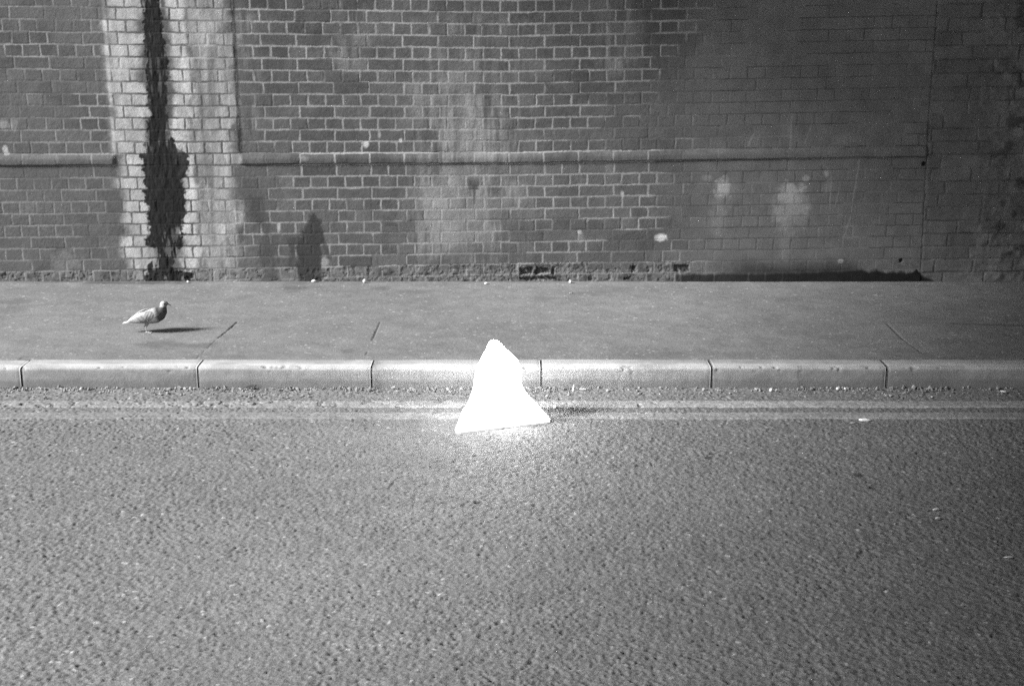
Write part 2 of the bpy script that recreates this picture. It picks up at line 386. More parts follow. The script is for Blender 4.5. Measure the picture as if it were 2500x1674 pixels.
for (a_, b_, c_, d_) in ((1652, 645, 1687, 664), (1270, 653, 1300, 669), (1308, 652, 1341, 669), (1348, 652, 1357, 668), (1270, 676, 1364, 685), (1440, 675, 1449, 684), (1548, 648, 1555, 664), (1528, 676, 1542, 684)):
    x0, x1, z0, z1 = PX(a_), PX(c_), PZ(d_), PZ(b_)
    n = 0.030 * (fbm(X * 32, Z * 32, 197, 3) - 0.5)
    m = sstep(x0 - 0.004, x0 + 0.004, X + n) * (1 - sstep(x1 - 0.004, x1 + 0.004, X + n)) * sstep(z0 - 0.004, z0 + 0.004, Z + n) * (1 - sstep(z1 - 0.004, z1 + 0.004, Z + n))
    A = mixa(A, 0.030 + 0.11 * sstep(0.5, 0.68, fbm(X * 60 + Z * 45, Z * 40, 199, 3)), 0.9 * m); H -= m * (0.012 + 0.010 * (fbm(X * 55, Z * 55, 198, 3) - 0.5))
for (a_, b_, r_) in ((2200, 636, 5), (2326, 679, 7), (2256, 400, 6)):
    x0, z0 = on_wall(a_, b_); m = 1 - sstep(0.5, 1.2, np.hypot(X - x0, Z - z0) / (r_ / 360.0)); A = mixa(A, 0.02, m); H -= 0.015 * m
# --- masonry pier beyond the straight joint: bigger, battered stones
ps = np.floor((Z + 0.012 * wob + 0.02) / 0.088 + 0.15 * np.sin(X * 0.9))
pf = ((Z + 0.012 * wob + 0.02) / 0.088 + 0.15 * np.sin(X * 0.9)) - ps
pu = (X + 0.02 * wob + 0.31 * hash2(ps, 0 * ps, 201)) / (0.26 + 0.12 * hash2(ps, 1 + 0 * ps, 202)); pb = np.floor(pu); pfu = pu - pb
pj = np.minimum(np.minimum(pfu, 1 - pfu) * 0.3, np.minimum(pf, 1 - pf) * 0.088)
pjm = 1 - sstep(0.003, 0.010, pj + 0.008 * (fbm(X * 25, Z * 25, 203, 3) - 0.45))
batter = fbm(X * 11, Z * 13, 205, 5)
far_r = sstep(PX(2350), PX(2480), X)
PH = 0.004 - 0.003 * pjm + 0.022 * (batter - 0.5) * (0.35 + far_r) + 0.006 * (hash2(pb, ps, 207) - 0.5)
PA = 0.108 + 0.02 * (hash2(pb, ps, 208) - 0.5) + 0.06 * (fbm(X * 5, Z * 5, 209, 5) - 0.5)
PA = PA * (1 - 0.26 * pjm * (fbm(X * 4, Z * 9, 215, 2) > 0.42)) * (1 - 0.55 * sstep(0.56, 0.70, batter) * far_r)
PA = mixa(PA, 0.19, 0.45 * sstep(0.60, 0.72, fbm(X * 14, Z * 11, 211, 4)) * sstep(PX(2330), PX(2400), X))
gap = np.abs(X - np.interp(Z, [PZ(640), PZ(300)], [on_wall(2250, 640)[0], on_wall(2268, 300)[0]]))
H = np.where(pier, PH, H); A = np.where(pier, mixa(PA, tar, skirt), A)
gm = 1 - sstep(0.001, 0.010, gap + 0.006 * (fbm(X * 20, Z * 20, 213, 3) - 0.5))
H -= 0.003 * gm; A = A * (1 - 0.4 * gm * sstep(0.3, 0.6, fbm(X * 9, Z * 7, 217, 3)))
A = np.clip(A * (0.70 + 0.24 * np.clip(bloom, 0, 1)), 0.008, 0.6)
V = np.stack([X, WALL_Y - H, Z], -1)
F = grid_faces(nxw, nzw)[:, ::1]
fc = F[:, 0]
wall = empty('brick_wall', (0, WALL_Y, 0), 'long brick wall with pale bed joints, lime streaks and a wet black run', 'wall')
wall_inv = Vector((0, -WALL_Y, 0))
V2 = V + np.array([0, -WALL_Y, 0])
isp = pier[fc]; isst = (isS & (pil < 0.5))[fc]; ispl = ((pil >= 0.5) & ~pier)[fc]
submesh('brick_face', V2, F, A, ~isp & ~isst & ~ispl, M_wall, wall)
submesh('sloping_plinth_course', V2, F, A, isst & ~isp, M_wall, wall)
p_ = submesh('pilaster', V2, F, A, ispl & ~isst, M_wall, wall)
p_['label'] = 'lime white pilaster with a wet black stain'
xj = on_wall(2258, 500)[0]
def block(name, x0, x1, y0, y1, z0, z1, mat, parent=None):
    b = bmesh.new(); bmesh.ops.create_cube(b, size=1)
    for v in b.verts: v.co = Vector((mixa(x0, x1, v.co.x + .5), mixa(y0, y1, v.co.y + .5), mixa(z0, z1, v.co.z + .5)))
    bmesh.ops.bevel(b, geom=b.edges[:], offset=0.004, segments=1, affect='EDGES')
    return from_bm(name, b, mat, parent, smooth=False)
M_core = mat_surface('wall_core', base=0.08, bump=0)
block('backing', -13, xj, 0.06, 0.7, -0.3, 4.6, M_core, wall)
pr = empty('masonry_pier', (xj, WALL_Y, 0), 'dull battered masonry pier beyond the straight upright joint', 'pier')
V3 = V + np.array([-xj, -WALL_Y, 0])
submesh('stone_face', V3, F, A, isp, M_wall, pr)
block('backing', 0.002, 13 - xj, 0.06, 0.7, -0.3, 4.6, M_core, pr)

# unseen bridge deck overhead, placed and shaped to shade the right of the street
deck = empty('shading_bridge_deck', (-3.95, 0, 4.6), 'unseen concrete bridge deck placed overhead to shade the right of the street', 'bridge')
slab = block('deck_slab', 0, 24, -15, WALL_Y + 0.72, 0.003, 0.9, M_conc, deck)
for v in slab.data.vertices: v.co.x += 0.40 * v.co.y          # skewed to set where the shade edge falls
for k in range(5):
    bb = block('beam', 3.6 + 3.6 * k, 4.0 + 3.6 * k, -15, WALL_Y - 0.05, -0.45, 0.0, M_conc, deck)
    for v in bb.data.vertices: v.co.x += 0.40 * v.co.y

# ------------------------------------------------------------------ pavement
xs = axis(-14, -3.8, 3.8, 14, 0.0055, 0.04)
ys = np.arange(0.146, WALL_Y + 0.02, 0.0055)
X, Y = np.meshgrid(xs, ys); X = X.ravel(); Y = Y.ravel()
d, v = cells(X / 0.012, Y / 0.012, 221)
H = 0.0010 * (1 - d) + 0.0010 * (v - 0.5) + 0.006 * (fbm(X * 1.6, Y * 2.0, 223, 4) - 0.5) + 0.0022 * (fbm(X * 30, Y * 30, 225, 3) - 0.5)
A = 0.108 + 0.014 * (v - 0.5) + 0.045 * (fbm(X * 1.1, Y * 1.6, 227, 5) - 0.5) + 0.035 * (fbm(X * 7, Y * 9, 229, 3) - 0.5)
def groove(x0, y0, x1, y1, wd, k=1.0, depth=0.006):
    global A, H
    t = np.clip(((X - x0) * (x1 - x0) + (Y - y0) * (y1 - y0)) / ((x1 - x0) ** 2 + (y1 - y0) ** 2), 0, 1)
    d = np.hypot(X - x0 - t * (x1 - x0), Y - y0 - t * (y1 - y0)) + 0.008 * (fbm(X * 14, Y * 14, 231, 3) - 0.5)
    m = (1 - sstep(wd * 0.4, wd, d)) * k
    A = mixa(A, 0.03, 0.9 * m); H = H - depth * m
def px_groove(a, b, c, d_, wd, k=1.0, depth=0.006):
    p, q = on_z(a, b), on_z(c, d_); groove(p.x, p.y, q.x, q.y, wd, k, depth)
px_groove(480, 874, 528, 828, 0.003, 0.5); px_groove(528, 828, 556, 806, 0.004, 0.85); px_groove(556, 806, 579, 785, 0.007, 1.0)
px_groove(893, 866, 908, 830, 0.003, 0.65); px_groove(908, 830, 928, 785, 0.0045, 0.9)
px_groove(2165, 790, 2205, 828, 0.009, 0.7); px_groove(2205, 828, 2250, 860, 0.007, 0.4)
px_groove(2160, 787, 2330, 789, 0.008, 0.35, 0.003); px_groove(2330, 789, 2560, 795, 0.03, 0.55, 0.003)
px_groove(35, 885, 55, 872, 0.01, 0.4)
px_groove(-420, 870, -300, 785, 0.008); px_groove(2640, 870, 2540, 790, 0.008)
# dark damp marks, dirt along the wall, and the pigeon's painted second shadow
def damp_shadow_mark(px, py, a, b, k, val=0.055, seed=241):
    global A
    p = on_z(px, py)
    d = np.hypot((X - p.x) / a, (Y - p.y) / b) + 1.5 * (fbm(X * 9, Y * 14, seed, 4) - 0.5)
    A = mixa(A, val, k * (1 - sstep(0.4, 1.2, d)))
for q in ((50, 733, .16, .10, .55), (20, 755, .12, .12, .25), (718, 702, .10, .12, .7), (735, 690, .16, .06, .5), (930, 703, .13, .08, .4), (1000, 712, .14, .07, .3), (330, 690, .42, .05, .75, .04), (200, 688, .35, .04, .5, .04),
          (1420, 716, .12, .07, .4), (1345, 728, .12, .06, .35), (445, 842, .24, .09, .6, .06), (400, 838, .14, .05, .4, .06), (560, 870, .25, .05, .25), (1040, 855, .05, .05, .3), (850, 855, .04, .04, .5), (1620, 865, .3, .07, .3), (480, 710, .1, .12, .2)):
    damp_shadow_mark(*q)
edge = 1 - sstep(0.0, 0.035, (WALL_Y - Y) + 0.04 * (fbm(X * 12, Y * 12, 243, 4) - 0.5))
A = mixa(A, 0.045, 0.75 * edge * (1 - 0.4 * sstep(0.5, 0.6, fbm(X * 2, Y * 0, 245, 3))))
grit = sstep(0.985, 0.992, v)
A = mixa(A, 0.30, 0.5 * grit)
kb = 1 - sstep(0.150, 0.165, Y); H -= 0.004 * kb; A = mixa(A, 0.085, 0.55 * kb)
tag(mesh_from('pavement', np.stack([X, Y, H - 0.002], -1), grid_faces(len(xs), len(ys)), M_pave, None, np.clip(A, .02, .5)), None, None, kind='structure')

# ------------------------------------------------------------------ road and its two painted lines
def road_height(X, Y):
    Xr = X + 0.010 * (vnoise(X * 30, Y * 30, 251) - 0.5); Yr = Y + 0.010 * (vnoise(X * 30, Y * 30, 252) - 0.5)
    d, v = cells(Xr / 0.0120, Yr / 0.0120, 253)
    dome = np.clip(1 - (d / 0.72) ** 2, 0, 1)
    missing = hash2(np.floor(Xr / 0.0120 * 0 + v * 255), np.floor(v * 60000) // 256, 257) > 0.965
    size = 0.0016 + 0.0028 * v
    coarse = sstep(0.35, 0.65, fbm(X * 0.7, Y * 0.7, 258, 3))
    H = np.where(missing, -0.0026, size * dome) * (0.75 + 0.5 * coarse) + 0.008 * (fbm(X * 1.2, Y * 1.5, 259, 3) - 0.5)
    H += 0.0080 * (fbm(X * 68, Y * 62, 262, 2) - 0.5) * (0.6 + 0.8 * fbm(X * 2, Y * 2, 266, 2)) + 0.0012 * (vnoise(X * 150, Y * 150, 261) - 0.5)
    return H, d, v, missing
xs = axis(-14, -3.4, 3.4, 14, 0.0052, 0.05)
ys = axis(-14, -3.35, 0.0, 0.0, 0.0052, 0.05)
ys = np.concatenate([ys[ys < 0.012], [0.014]])
X, Y = np.meshgrid(xs, ys); X = X.ravel(); Y = Y.ravel()
H, d, v, missing = road_height(X, Y)
A = 0.106 + 0.022 * (v - 0.5) - 0.022 * sstep(0.45, 0.8, d) + 0.030 * (fbm(X * 0.9, Y * 1.3, 263, 4) - 0.5) + 0.016 * (fbm(X * 6, Y * 9, 264, 4) - 0.5)
A = np.where(missing, A * 0.72, A)
A = np.where(v > 0.990, 0.21, A)
for (px, py, r) in ((1732, 1116, .022), (1738, 1107, .016), (2100, 1158, .026), (2130, 1190, .018), (1165, 1225, .018)):
    p = on_z(px, py, ROAD_Z); m = 1 - sstep(0.5, 1.2, np.hypot(X - p.x, Y - p.y) / r + 0.6 * (fbm(X * 50, Y * 50, 265, 2) - .5)); A = mixa(A, 0.035, m); H -= 0.004 * m
for pts in ([(918, 1192), (935, 1190), (950, 1190), (965, 1168), (985, 1160)], [(1345, 1258), (1365, 1280), (1380, 1280)], [(1000, 1215), (1022, 1212)], [(1560, 1303), (1580, 1306)], [(862, 1030), (866, 1010), (872, 1000)]):
    for (a_, b_), (c_, d__) in zip(pts[:-1], pts[1:]):
        p, q = on_z(a_, b_, ROAD_Z), on_z(c_, d__, ROAD_Z)
        groove(p.x, p.y, q.x, q.y, 0.006, 0.8, 0.004)
gut = 1 - sstep(-0.02, 0.02, (-Y) - 0.14 + 0.08 * (fbm(X * 3, Y * 3, 267, 3) - 0.5))     # gritty silt in the gutter
A = mixa(A, 0.118, 0.5 * gut)
seam = np.exp(-((Y + 0.10 + 0.012 * (fbm(X * 1.3, Y * 0, 269, 2) - .5)) / 0.006) ** 2) * (vnoise(X * 2.0, Y * 0, 270) > 0.5); A = mixa(A, 0.05, 0.4 * seam)
tag(mesh_from('road', np.stack([X, Y, ROAD_Z + H - 0.003], -1), grid_faces(len(xs), len(ys)), M_road, None, np.clip(A, .02, .5)), None, None, kind='structure')

def road_line(yc, half, wear, sd, pale=1.0):
    xs = axis(-14, -3.4, 3.4, 14, 0.0052, 0.05); ys = np.arange(yc - half - 0.02, yc + half + 0.0201, 0.0048)
    X, Y = np.meshgrid(xs, ys); X = X.ravel(); Y = Y.ravel()
    H, d, v, missing = road_height(X, Y)
    yy = Y - yc + 0.010 * (fbm(X * 2.2, Y * 0, sd, 3) - 0.5) + 0.008 * (fbm(X * 30, Y * 30, sd + 1, 3) - 0.5)
    wr = wear(X)
    inside = 1 - sstep(half - 0.004, half + 0.004, np.abs(yy))
    film = 0.45 * H + 0.0042 - 0.020 * (1 - inside)
    film -= 0.016 * sstep(0.50, 0.66, fbm(X * 28, Y * 28, sd + 3, 4) * 0.75 + wr * 0.45 - 0.10) 
    A = 0.215 + 0.05 * (fbm(X * 3, Y * 8, sd + 5, 4) - 0.5) - 0.05 * sstep(0.45, 0.65, fbm(X * 50, Y * 50, sd + 6, 3))
    A = A * pale * (0.76 + 0.20 * sstep(-1.5, 1.2, X))
    tag(mesh_from('road_marking', np.stack([X, Y, ROAD_Z + film - 0.001], -1), grid_faces(len(xs), len(ys)), M_line, None, np.clip(A, .02, .5)), None, None, kind='structure')
y1 = on_z(1250, 986.5, ROAD_Z).y; y2 = on_z(1250, 1014.5, ROAD_Z).y
road_line(y1, 0.052, lambda X: 0.32 - 0.20 * sstep(-0.6, 0.4, X) + 0.25 * (fbm(X * 0.9, 0 * X, 281, 3) - 0.5), 283)
road_line(y2, 0.050, lambda X: 0.26 - 0.12 * sstep(0.4, 1.4, X) + 0.25 * (fbm(X * 0.9, 0 * X + 5, 291, 3) - 0.5), 293, 0.86)

# ------------------------------------------------------------------ kerb stones, one by one
def kerb_x(px): return (px - 1250) / FPX * (on_z(px, 900).y - CAM[1]) * math.cos(PITCH) + (px - 1250) / FPX * CAM[2] * math.sin(PITCH)
KX = [kerb_x(p) for p in (-1280, -830, -390, 43, 477, 904, 1321, 1740, 2170, 2605, 3040, 3470)]
KLAB = {2: 'concrete kerb stone cut off by the left edge of the picture', 3: 'kerb stone in front of the walking pigeon',
        4: 'kerb stone with a cluster of chips midway along its top edge', 5: 'kerb stone behind the left side of the glowing cone, its left end dark and crumbling',
        6: 'brightly lit kerb stone to the right of the glowing cone, cracked faintly across', 7: 'kerb stone with a fine double crack across the middle of its face',
        8: 'dim kerb stone cut off by the right edge of the picture', 1: 'kerb stone beyond the left edge of the picture', 9: 'kerb stone beyond the right edge of the picture',
        0: 'second kerb stone beyond the left edge', 10: 'second kerb stone beyond the right edge'}
def kerb_stone(i, x0, x1):
    L = x1 - x0 - 0.0065
    prof = [(0.0, z) for z in np.linspace(-0.32, -0.13, 4)[:-1]] + [(0.0, z) for z in np.linspace(-0.13, -0.018, 18)]
    prof += [(0.017 - 0.017 * math.cos(a), -0.018 + 0.017 * math.sin(a)) for a in np.linspace(0.15, math.pi / 2 - .1, 7)]
    prof += [(y, 0.0) for y in np.linspace(0.02, 0.143, 16)] + [(0.146, -0.004), (0.146, -0.32)]
    prof = np.array(prof)
    nu = int(L / 0.0075) + 1
    uu = np.linspace(0, L, nu)
    UX = np.repeat(uu[:, None], len(prof), 1); PY = np.repeat(prof[None, :, 0], nu, 0); PZ_ = np.repeat(prof[None, :, 1], nu, 0)
    s = np.cumsum(np.r_[0, np.hypot(*np.diff(prof, axis=0).T)]); SS = np.repeat(s[None], nu, 0)
    gx = UX + x0
    n = 0.0022 * (fbm(gx * 25, SS * 25, 301, 4) - 0.5) + 0.004 * (fbm(gx * 3, SS * 5, 303, 2) - 0.5)
    # worn arris with chips
    ar = np.exp(-((SS - s[24]) / 0.022) ** 2)
    ch = sstep(0.68, 0.76, fbm(gx * 30, SS * 22, 305, 3) + 0.10 * (fbm(gx * 2.2, SS * 0, 307, 2) - 0.5))
    n = n - ar * (0.007 * ch)
    if i == 4:
        for q in (645, 660, 672, 690):
            n = n - 0.010 * np.exp(-((gx - kerb_x(q)) / 0.012) ** 2) * np.exp(-((SS - s[28]) / 0.015) ** 2)
    if i == 5:
        n = n - 0.010 * np.exp(-((UX - 0.0) / 0.05) ** 2) * fbm(gx * 40, SS * 30, 309, 3) * ar
    nyy = -np.cos(np.clip((SS - s[21]) / max(1e-6, s[27] - s[21]), 0, 1) * math.pi / 2); nzz = np.sin(np.clip((SS - s[21]) / (s[27] - s[21]), 0, 1) * math.pi / 2)
    endr = 0.003 * (np.exp(-(UX / 0.005) ** 2) + np.exp(-((L - UX) / 0.007) ** 2)) * (SS > s[5])
    Yv = PY + nyy * (n - endr); Zv = PZ_ + nzz * (n - endr)
    tilt = 0.007 * (random.random() - .5); dy = 0.008 * (random.random() - .5)
    ro = random.random()
    A = 0.168 + 0.035 * (ro - .5) + 0.05 * (fbm(gx * 2.5, SS * 8, 311, 4) - .5) + 0.03 * (fbm(gx * 40, SS * 40, 313, 2) - .5)
    A = A + 0.13 * np.exp(-((SS - s[29]) / 0.034) ** 2) * (0.75 + 0.5 * fbm(gx * 6, SS * 6, 315, 3))          # paler along the arris and, next, over the top face
    A = A + 0.075 * sstep(s[27], s[31], SS) * (0.8 + 0.4 * fbm(gx * 5, SS * 9, 316, 3))
    dark_foot = 1 - sstep(0.0, 0.03, (PZ_ + 0.088) + 0.020 * (fbm(gx * 4, SS * 10, 317, 4) - .5)); A = mixa(A, 0.085, 0.62 * dark_foot)  # darker band along the foot of the face
    A = mixa(A, 0.10, 0.35 * sstep(0.5, 0.7, fbm(gx * 4.0, SS * 9, 319, 4)))
    A = mixa(A, 0.12, 0.6 * ch * ar)
    def crack(px, k, amp):
        nonlocal A
        xc = kerb_x(px) + amp * (fbm(SS * 18, SS * 0, 321, 2) - .5)
        A = mixa(A, 0.05, k * np.exp(-((gx - xc) / 0.0045) ** 2) * sstep(s[3], s[8], SS) * (SS < s[29]))
    if i == 6: crack(1546, 0.55, 0.06)
    if i == 7: crack(1955, 0.6, 0.02); crack(1962, 0.45, 0.02)
    if i == 5: A = mixa(A, 0.07, 0.75 * np.exp(-((UX - 0.01) / 0.045) ** 2) * fbm(gx * 30, SS * 30, 323, 3) * 1.5 * (SS > s[5]))
    V = np.stack([UX - L / 2, Yv + dy, Zv + tilt * (UX / L - .5) * 2], -1).reshape(-1, 3)
    k = len(prof)
    a = (np.arange(nu - 1)[:, None] * k + np.arange(k)[None]); b = (np.arange(nu - 1)[:, None] * k + (np.arange(k)[None] + 1) % k)
    Fq = np.stack([a, a + k, b + k, b], -1).reshape(-1, 4)
    # end caps: bridge to a shrunken centre line
    V = list(V); Al = list(np.clip(A, .03, .5).ravel())
    caps = []
    for e in (0, nu - 1):
        base = e * k; cidx = len(V); V.append(np.array([V[base][0], 0.07, -0.15])); Al.append(0.06)
        for j in range(0, k - 1, 2):
            q = [base + j, base + j + 1, base + (j + 2) % k, cidx]
            caps.append(q if e else q[::-1])
        if k % 2: 
            q = [base + k - 1, base, base, cidx]
    Fq = np.concatenate([Fq, np.array(caps)])
    o = mesh_from('kerb_stone', np.array(V), Fq, M_kerb, None, np.array(Al))
    o.location = ((x0 + x1) / 2, 0, 0)
    tag(o, KLAB[i], 'kerb stone', 'kerb stones along the pavement edge')
for i in range(len(KX) - 1): kerb_stone(i, KX[i], KX[i + 1])
# mortar bedding seen in the joints
block('kerb_bedding', -14, 14, 0.012, 0.14, -0.4, -0.02, mat_surface('bedding', base=0.05, bump=0))['kind'] = 'structure'

# ------------------------------------------------------------------ grit lying in the gutter (nobody could count it)
tv, tf = [], []
bm = bmesh.new(); bmesh.ops.create_icosphere(bm, subdivisions=1, radius=1)
iv = np.array([v.co[:] for v in bm.verts]); itri = np.array([[v.index for v in f.verts] for f in bm.faces]); bm.free()
bmg = bmesh.new()
for k in range(1700):
    x = rng.uniform(-3.6, 3.6)
    dens = 0.35 + 0.65 * float(fbm(np.array([x * 1.1]), np.array([0.3]), 331, 3)[0] > 0.47)
    if rng.random() > dens: continue
    y = -abs(rng.exponential(0.045)) - 0.003
    if y < -0.21: continue
    r = min(0.0105, 0.0028 + rng.exponential(0.0021))
    q = iv * (r * rng.uniform(0.65, 1.25, 3)) * (1 + 0.25 * rng.standard_normal((len(iv), 1)))
    an = rng.uniform(0, 6.28); ca, sa = math.cos(an), math.sin(an)
    vv = [bmg.verts.new((x + ca * p[0] - sa * p[1], y + sa * p[0] + ca * p[1], ROAD_Z + 0.002 + r * 0.3 + p[2])) for p in q]
    for t in itri: bmg.faces.new([vv[j] for j in t])
tag(from_bm('gutter_grit', bmg, M_stone, smooth=False), None, None, kind='stuff')

# ------------------------------------------------------------------ small litter
def pebble(name, px, py, z, size, label, cat, group, mat, seed, flat=0.6):
    p = on_z(px, py, z)
    b = bmesh.new(); bmesh.ops.create_icosphere(b, subdivisions=2, radius=1)
    r = np.random.default_rng(seed); size = tuple(q * 0.8 for q in size)
    for v in b.verts:
        v.co = Vector((v.co.x * size[0], v.co.y * size[1], v.co.z * size[2])) * (1 + 0.16 * r.standard_normal())
    o = from_bm(name, b, mat); o.location = (p.x, min(p.y, WALL_Y - 0.03) if z == 0 else p.y, z + size[2] * 0.75)
    o.rotation_euler = (0, 0, r.uniform(-.4, .4))
    return tag(o, label, cat, group)
gF = 'pale fragments at the foot of the wall'
pebble('litter_fragment', 459, 690, 0, (.010, .008, .011), 'round pale bead below the wet black stain at the wall foot', 'litter', gF, M_pale, 1)
pebble('litter_fragment', 767, 688, 0, (.020, .012, .012), 'pale scrap lying at the wall foot left of the middle', 'litter', gF, M_pale, 2)
pebble('litter_fragment', 890, 690, 0, (.013, .010, .018), 'upright pale fragment at the wall foot beside a cracked brick', 'litter', gF, M_pale, 3)
pebble('litter_fragment', 1187, 693, 0, (.017, .012, .008), 'flat pale fragment below the spalled pale bricks', 'litter', gF, M_pale, 4)
pebble('litter_fragment', 1392, 691, 0, (.013, .012, .015), 'brightest white fragment at the wall foot under the broken bricks', 'litter', gF, M_pale, 5)
pebble('litter_fragment', 1394, 716, 0, (.016, .012, .004), 'faint flat fragment on the pavement just below the brightest white one', 'litter', gF, mat_surface('dull_paper', base=.22, bump=0), 6)
gG = 'pale bits in the gutter'
pebble('gutter_pebble', 2045, 951, ROAD_Z, (.012, .010, .010), 'left one of two round white pebbles side by side in the gutter', 'pebble', gG, M_pale, 11)
pebble('gutter_pebble', 2063, 951, ROAD_Z, (.010, .009, .009), 'right one of two round white pebbles side by side in the gutter', 'pebble', gG, M_pale, 12)
pebble('gutter_pebble', 1882, 955, ROAD_Z, (.010, .010, .014), 'single pale pebble in the gutter below the doubly cracked kerb stone', 'pebble', gG, M_pale, 13)
pebble('gutter_pebble', 2450, 957, ROAD_Z, (.026, .012, .006), 'long pale scrap in the shaded gutter near the right edge', 'pebble', gG, M_pale, 14)
pebble('gutter_pebble', 1423, 951, ROAD_Z, (.024, .008, .006), 'flat pale strip in the gutter right of the glowing cone', 'pebble', gG, mat_surface('dull_strip', base=.35, bump=0), 15)
pebble('gutter_pebble', 199, 951, ROAD_Z, (.012, .010, .010), 'pale stone in the gutter below the left kerb stones', 'pebble', gG, mat_surface('pale_stone', base=.34, bump=0), 16)
pebble('gutter_pebble', 1093, 952, ROAD_Z, (.008, .008, .009), 'small white stone in the gutter just left of the glowing cone', 'pebble', gG, M_pale, 17)
pebble('gutter_pebble', 1355, 996, ROAD_Z, (.010, .010, .010), 'white stone on the painted lines right of the glowing cone', 'pebble', gG, M_pale, 18)
pebble('cigarette_butt', 2111, 1027, ROAD_Z, (.042, .011, .009), 'stubby white butt lying on the edge of the lower painted line', 'litter', None, M_pale, 19)
pebble('paper_scrap', 2084, 1032, ROAD_Z, (.026, .010, .003), 'faint grey scrap beside the white butt on the road', 'litter', None, mat_surface('grey_scrap', base=.2, bump=0), 20)
pebble('paper_scrap', 2286, 1244, ROAD_Z, (.020, .010, .006), 'upper crumpled scrap on the shaded road at lower right', 'litter', None, mat_surface('crumpled_scrap', base=.3, bump=0), 21)
pebble('paper_scrap', 2290, 1266, ROAD_Z, (.018, .008, .006), 'lower crumpled scrap on the shaded road at lower right', 'litter', None, mat_surface('lower_scrap', base=.28, bump=0), 22)
pebble('paper_scrap', 2464, 1361, ROAD_Z, (.022, .008, .005), 'pale sliver on the dark road at the right edge', 'litter', None, mat_surface('sliver', base=.3, bump=0), 23)
# dark curled leaf at the kerb foot
p = on_z(614, 949, ROAD_Z)
bm = bmesh.new()
top = []
for j in range(9):
    t = j / 8; wd = 0.012 * math.sin(math.pi * min(1, t * 0.92 + 0.04)) + 0.001
    row = [bm.verts.new(((t - .5) * 0.055, s * wd, 0.004 + 0.012 * (2 * t - 1) ** 2 * t + 0.008 * abs(s) + 0.005 * math.sin(t * 3))) for s in (-1, -.5, 0, .5, 1)]
    if top:
        for a in range(4): bm.faces.new((top[a], top[a + 1], row[a + 1], row[a]))
    top = row
lf = from_bm('dry_leaf', bm, M_dark); lf.location = p + Vector((0, -0.01, 0.002)); lf.rotation_euler = (0.3, 0, 0.2)
sm = lf.modifiers.new('thickness', 'SOLIDIFY'); sm.thickness = 0.0012
tag(lf, 'dark curled leaf lying against the foot of the chipped kerb stone', 'leaf')
# pale upright shard at the kerb foot
p = on_z(1400, 953, ROAD_Z)
bm = bmesh.new()
bmesh.ops.create_cone(bm, cap_ends=True, segments=5, radius1=0.007, radius2=0.0008, depth=0.034)
for v in bm.verts: v.co.x += 0.004 * v.co.z / 0.03 + 0.0015 * random.uniform(-1, 1)
sh = from_bm('pale_shard', bm, mat_surface('shard', base=.3, bump=0), smooth=False); sh.location = p + Vector((0, 0.0, 0.017))
tag(sh, 'thin pale upright spike at the kerb foot right of the cone', 'litter')

# ------------------------------------------------------------------ traffic cone, blazing white (emission stands in for light its reflective skin throws back)
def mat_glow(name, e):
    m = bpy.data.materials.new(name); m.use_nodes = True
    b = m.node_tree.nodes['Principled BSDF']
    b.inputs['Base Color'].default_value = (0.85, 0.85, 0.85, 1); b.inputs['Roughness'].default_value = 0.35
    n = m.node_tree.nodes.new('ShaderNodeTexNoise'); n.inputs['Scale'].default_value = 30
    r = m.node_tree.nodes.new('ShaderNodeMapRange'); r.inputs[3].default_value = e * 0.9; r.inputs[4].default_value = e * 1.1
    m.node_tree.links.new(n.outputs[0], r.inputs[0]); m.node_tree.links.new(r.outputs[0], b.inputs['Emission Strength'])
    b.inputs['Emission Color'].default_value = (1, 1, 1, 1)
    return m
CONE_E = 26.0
M_glow = mat_glow('emissive_white', CONE_E)
M_glow2 = mat_glow('emissive_skirt', 6.0)
M_glow3 = mat_glow('emissive_foot', 2.2)
base_c = on_z(1228, 1024, ROAD_Z)
cone = empty('traffic_cone', base_c, 'blazing white traffic cone standing on the painted lines against the kerb', 'traffic cone')
SCL = 505.0
def cz(yz): return max(0.0, (1024 - (780 + yz / 4.611)) / 488.0)
prof = []
for (yz, l, r) in ((228, 935, 985), (240, 905, 1008), (262, 885, 1030), (300, 868, 1068), (350, 846, 1115), (400, 815, 1170), (450, 790, 1220), (490, 770, 1240), (530, 752, 1254), (580, 738, 1262), (620, 730, 1266), (700, 717, 1268), (740, 710, 1276), (780, 699, 1295), (850, 676, 1345), (920, 650, 1410), (960, 630, 1440), (1010, 606, 1470)):
    prof.append((cz(yz) + 0.0, (((l + r) / 2) / 4.611 + 1000 - 1228) / SCL, (r - l) / 2 / 4.611 / SCL - 0.004))
def loft(bm, prof, seg=40, top=True):
    rings = []
    for (z, cx, rad) in prof:
        rings.append([bm.verts.new((cx + rad * math.cos(2 * math.pi * k / seg), 0.9 * rad * math.sin(2 * math.pi * k / seg), z)) for k in range(seg)])
    for a, b in zip(rings[:-1], rings[1:]):
        for k in range(seg): bm.faces.new((a[k], b[k], b[(k + 1) % seg], a[(k + 1) % seg]))
    bm.faces.new(rings[0]); bm.faces.new(rings[-1][::-1])
    bmesh.ops.recalc_face_normals(bm, faces=bm.faces[:])
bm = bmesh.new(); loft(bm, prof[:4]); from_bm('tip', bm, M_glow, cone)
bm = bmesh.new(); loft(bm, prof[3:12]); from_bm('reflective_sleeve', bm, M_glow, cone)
bm = bmesh.new(); loft(bm, [(a, b, c - 0.001) for a, b, c in prof[11:]]); from_bm('skirt', bm, M_glow2, cone)
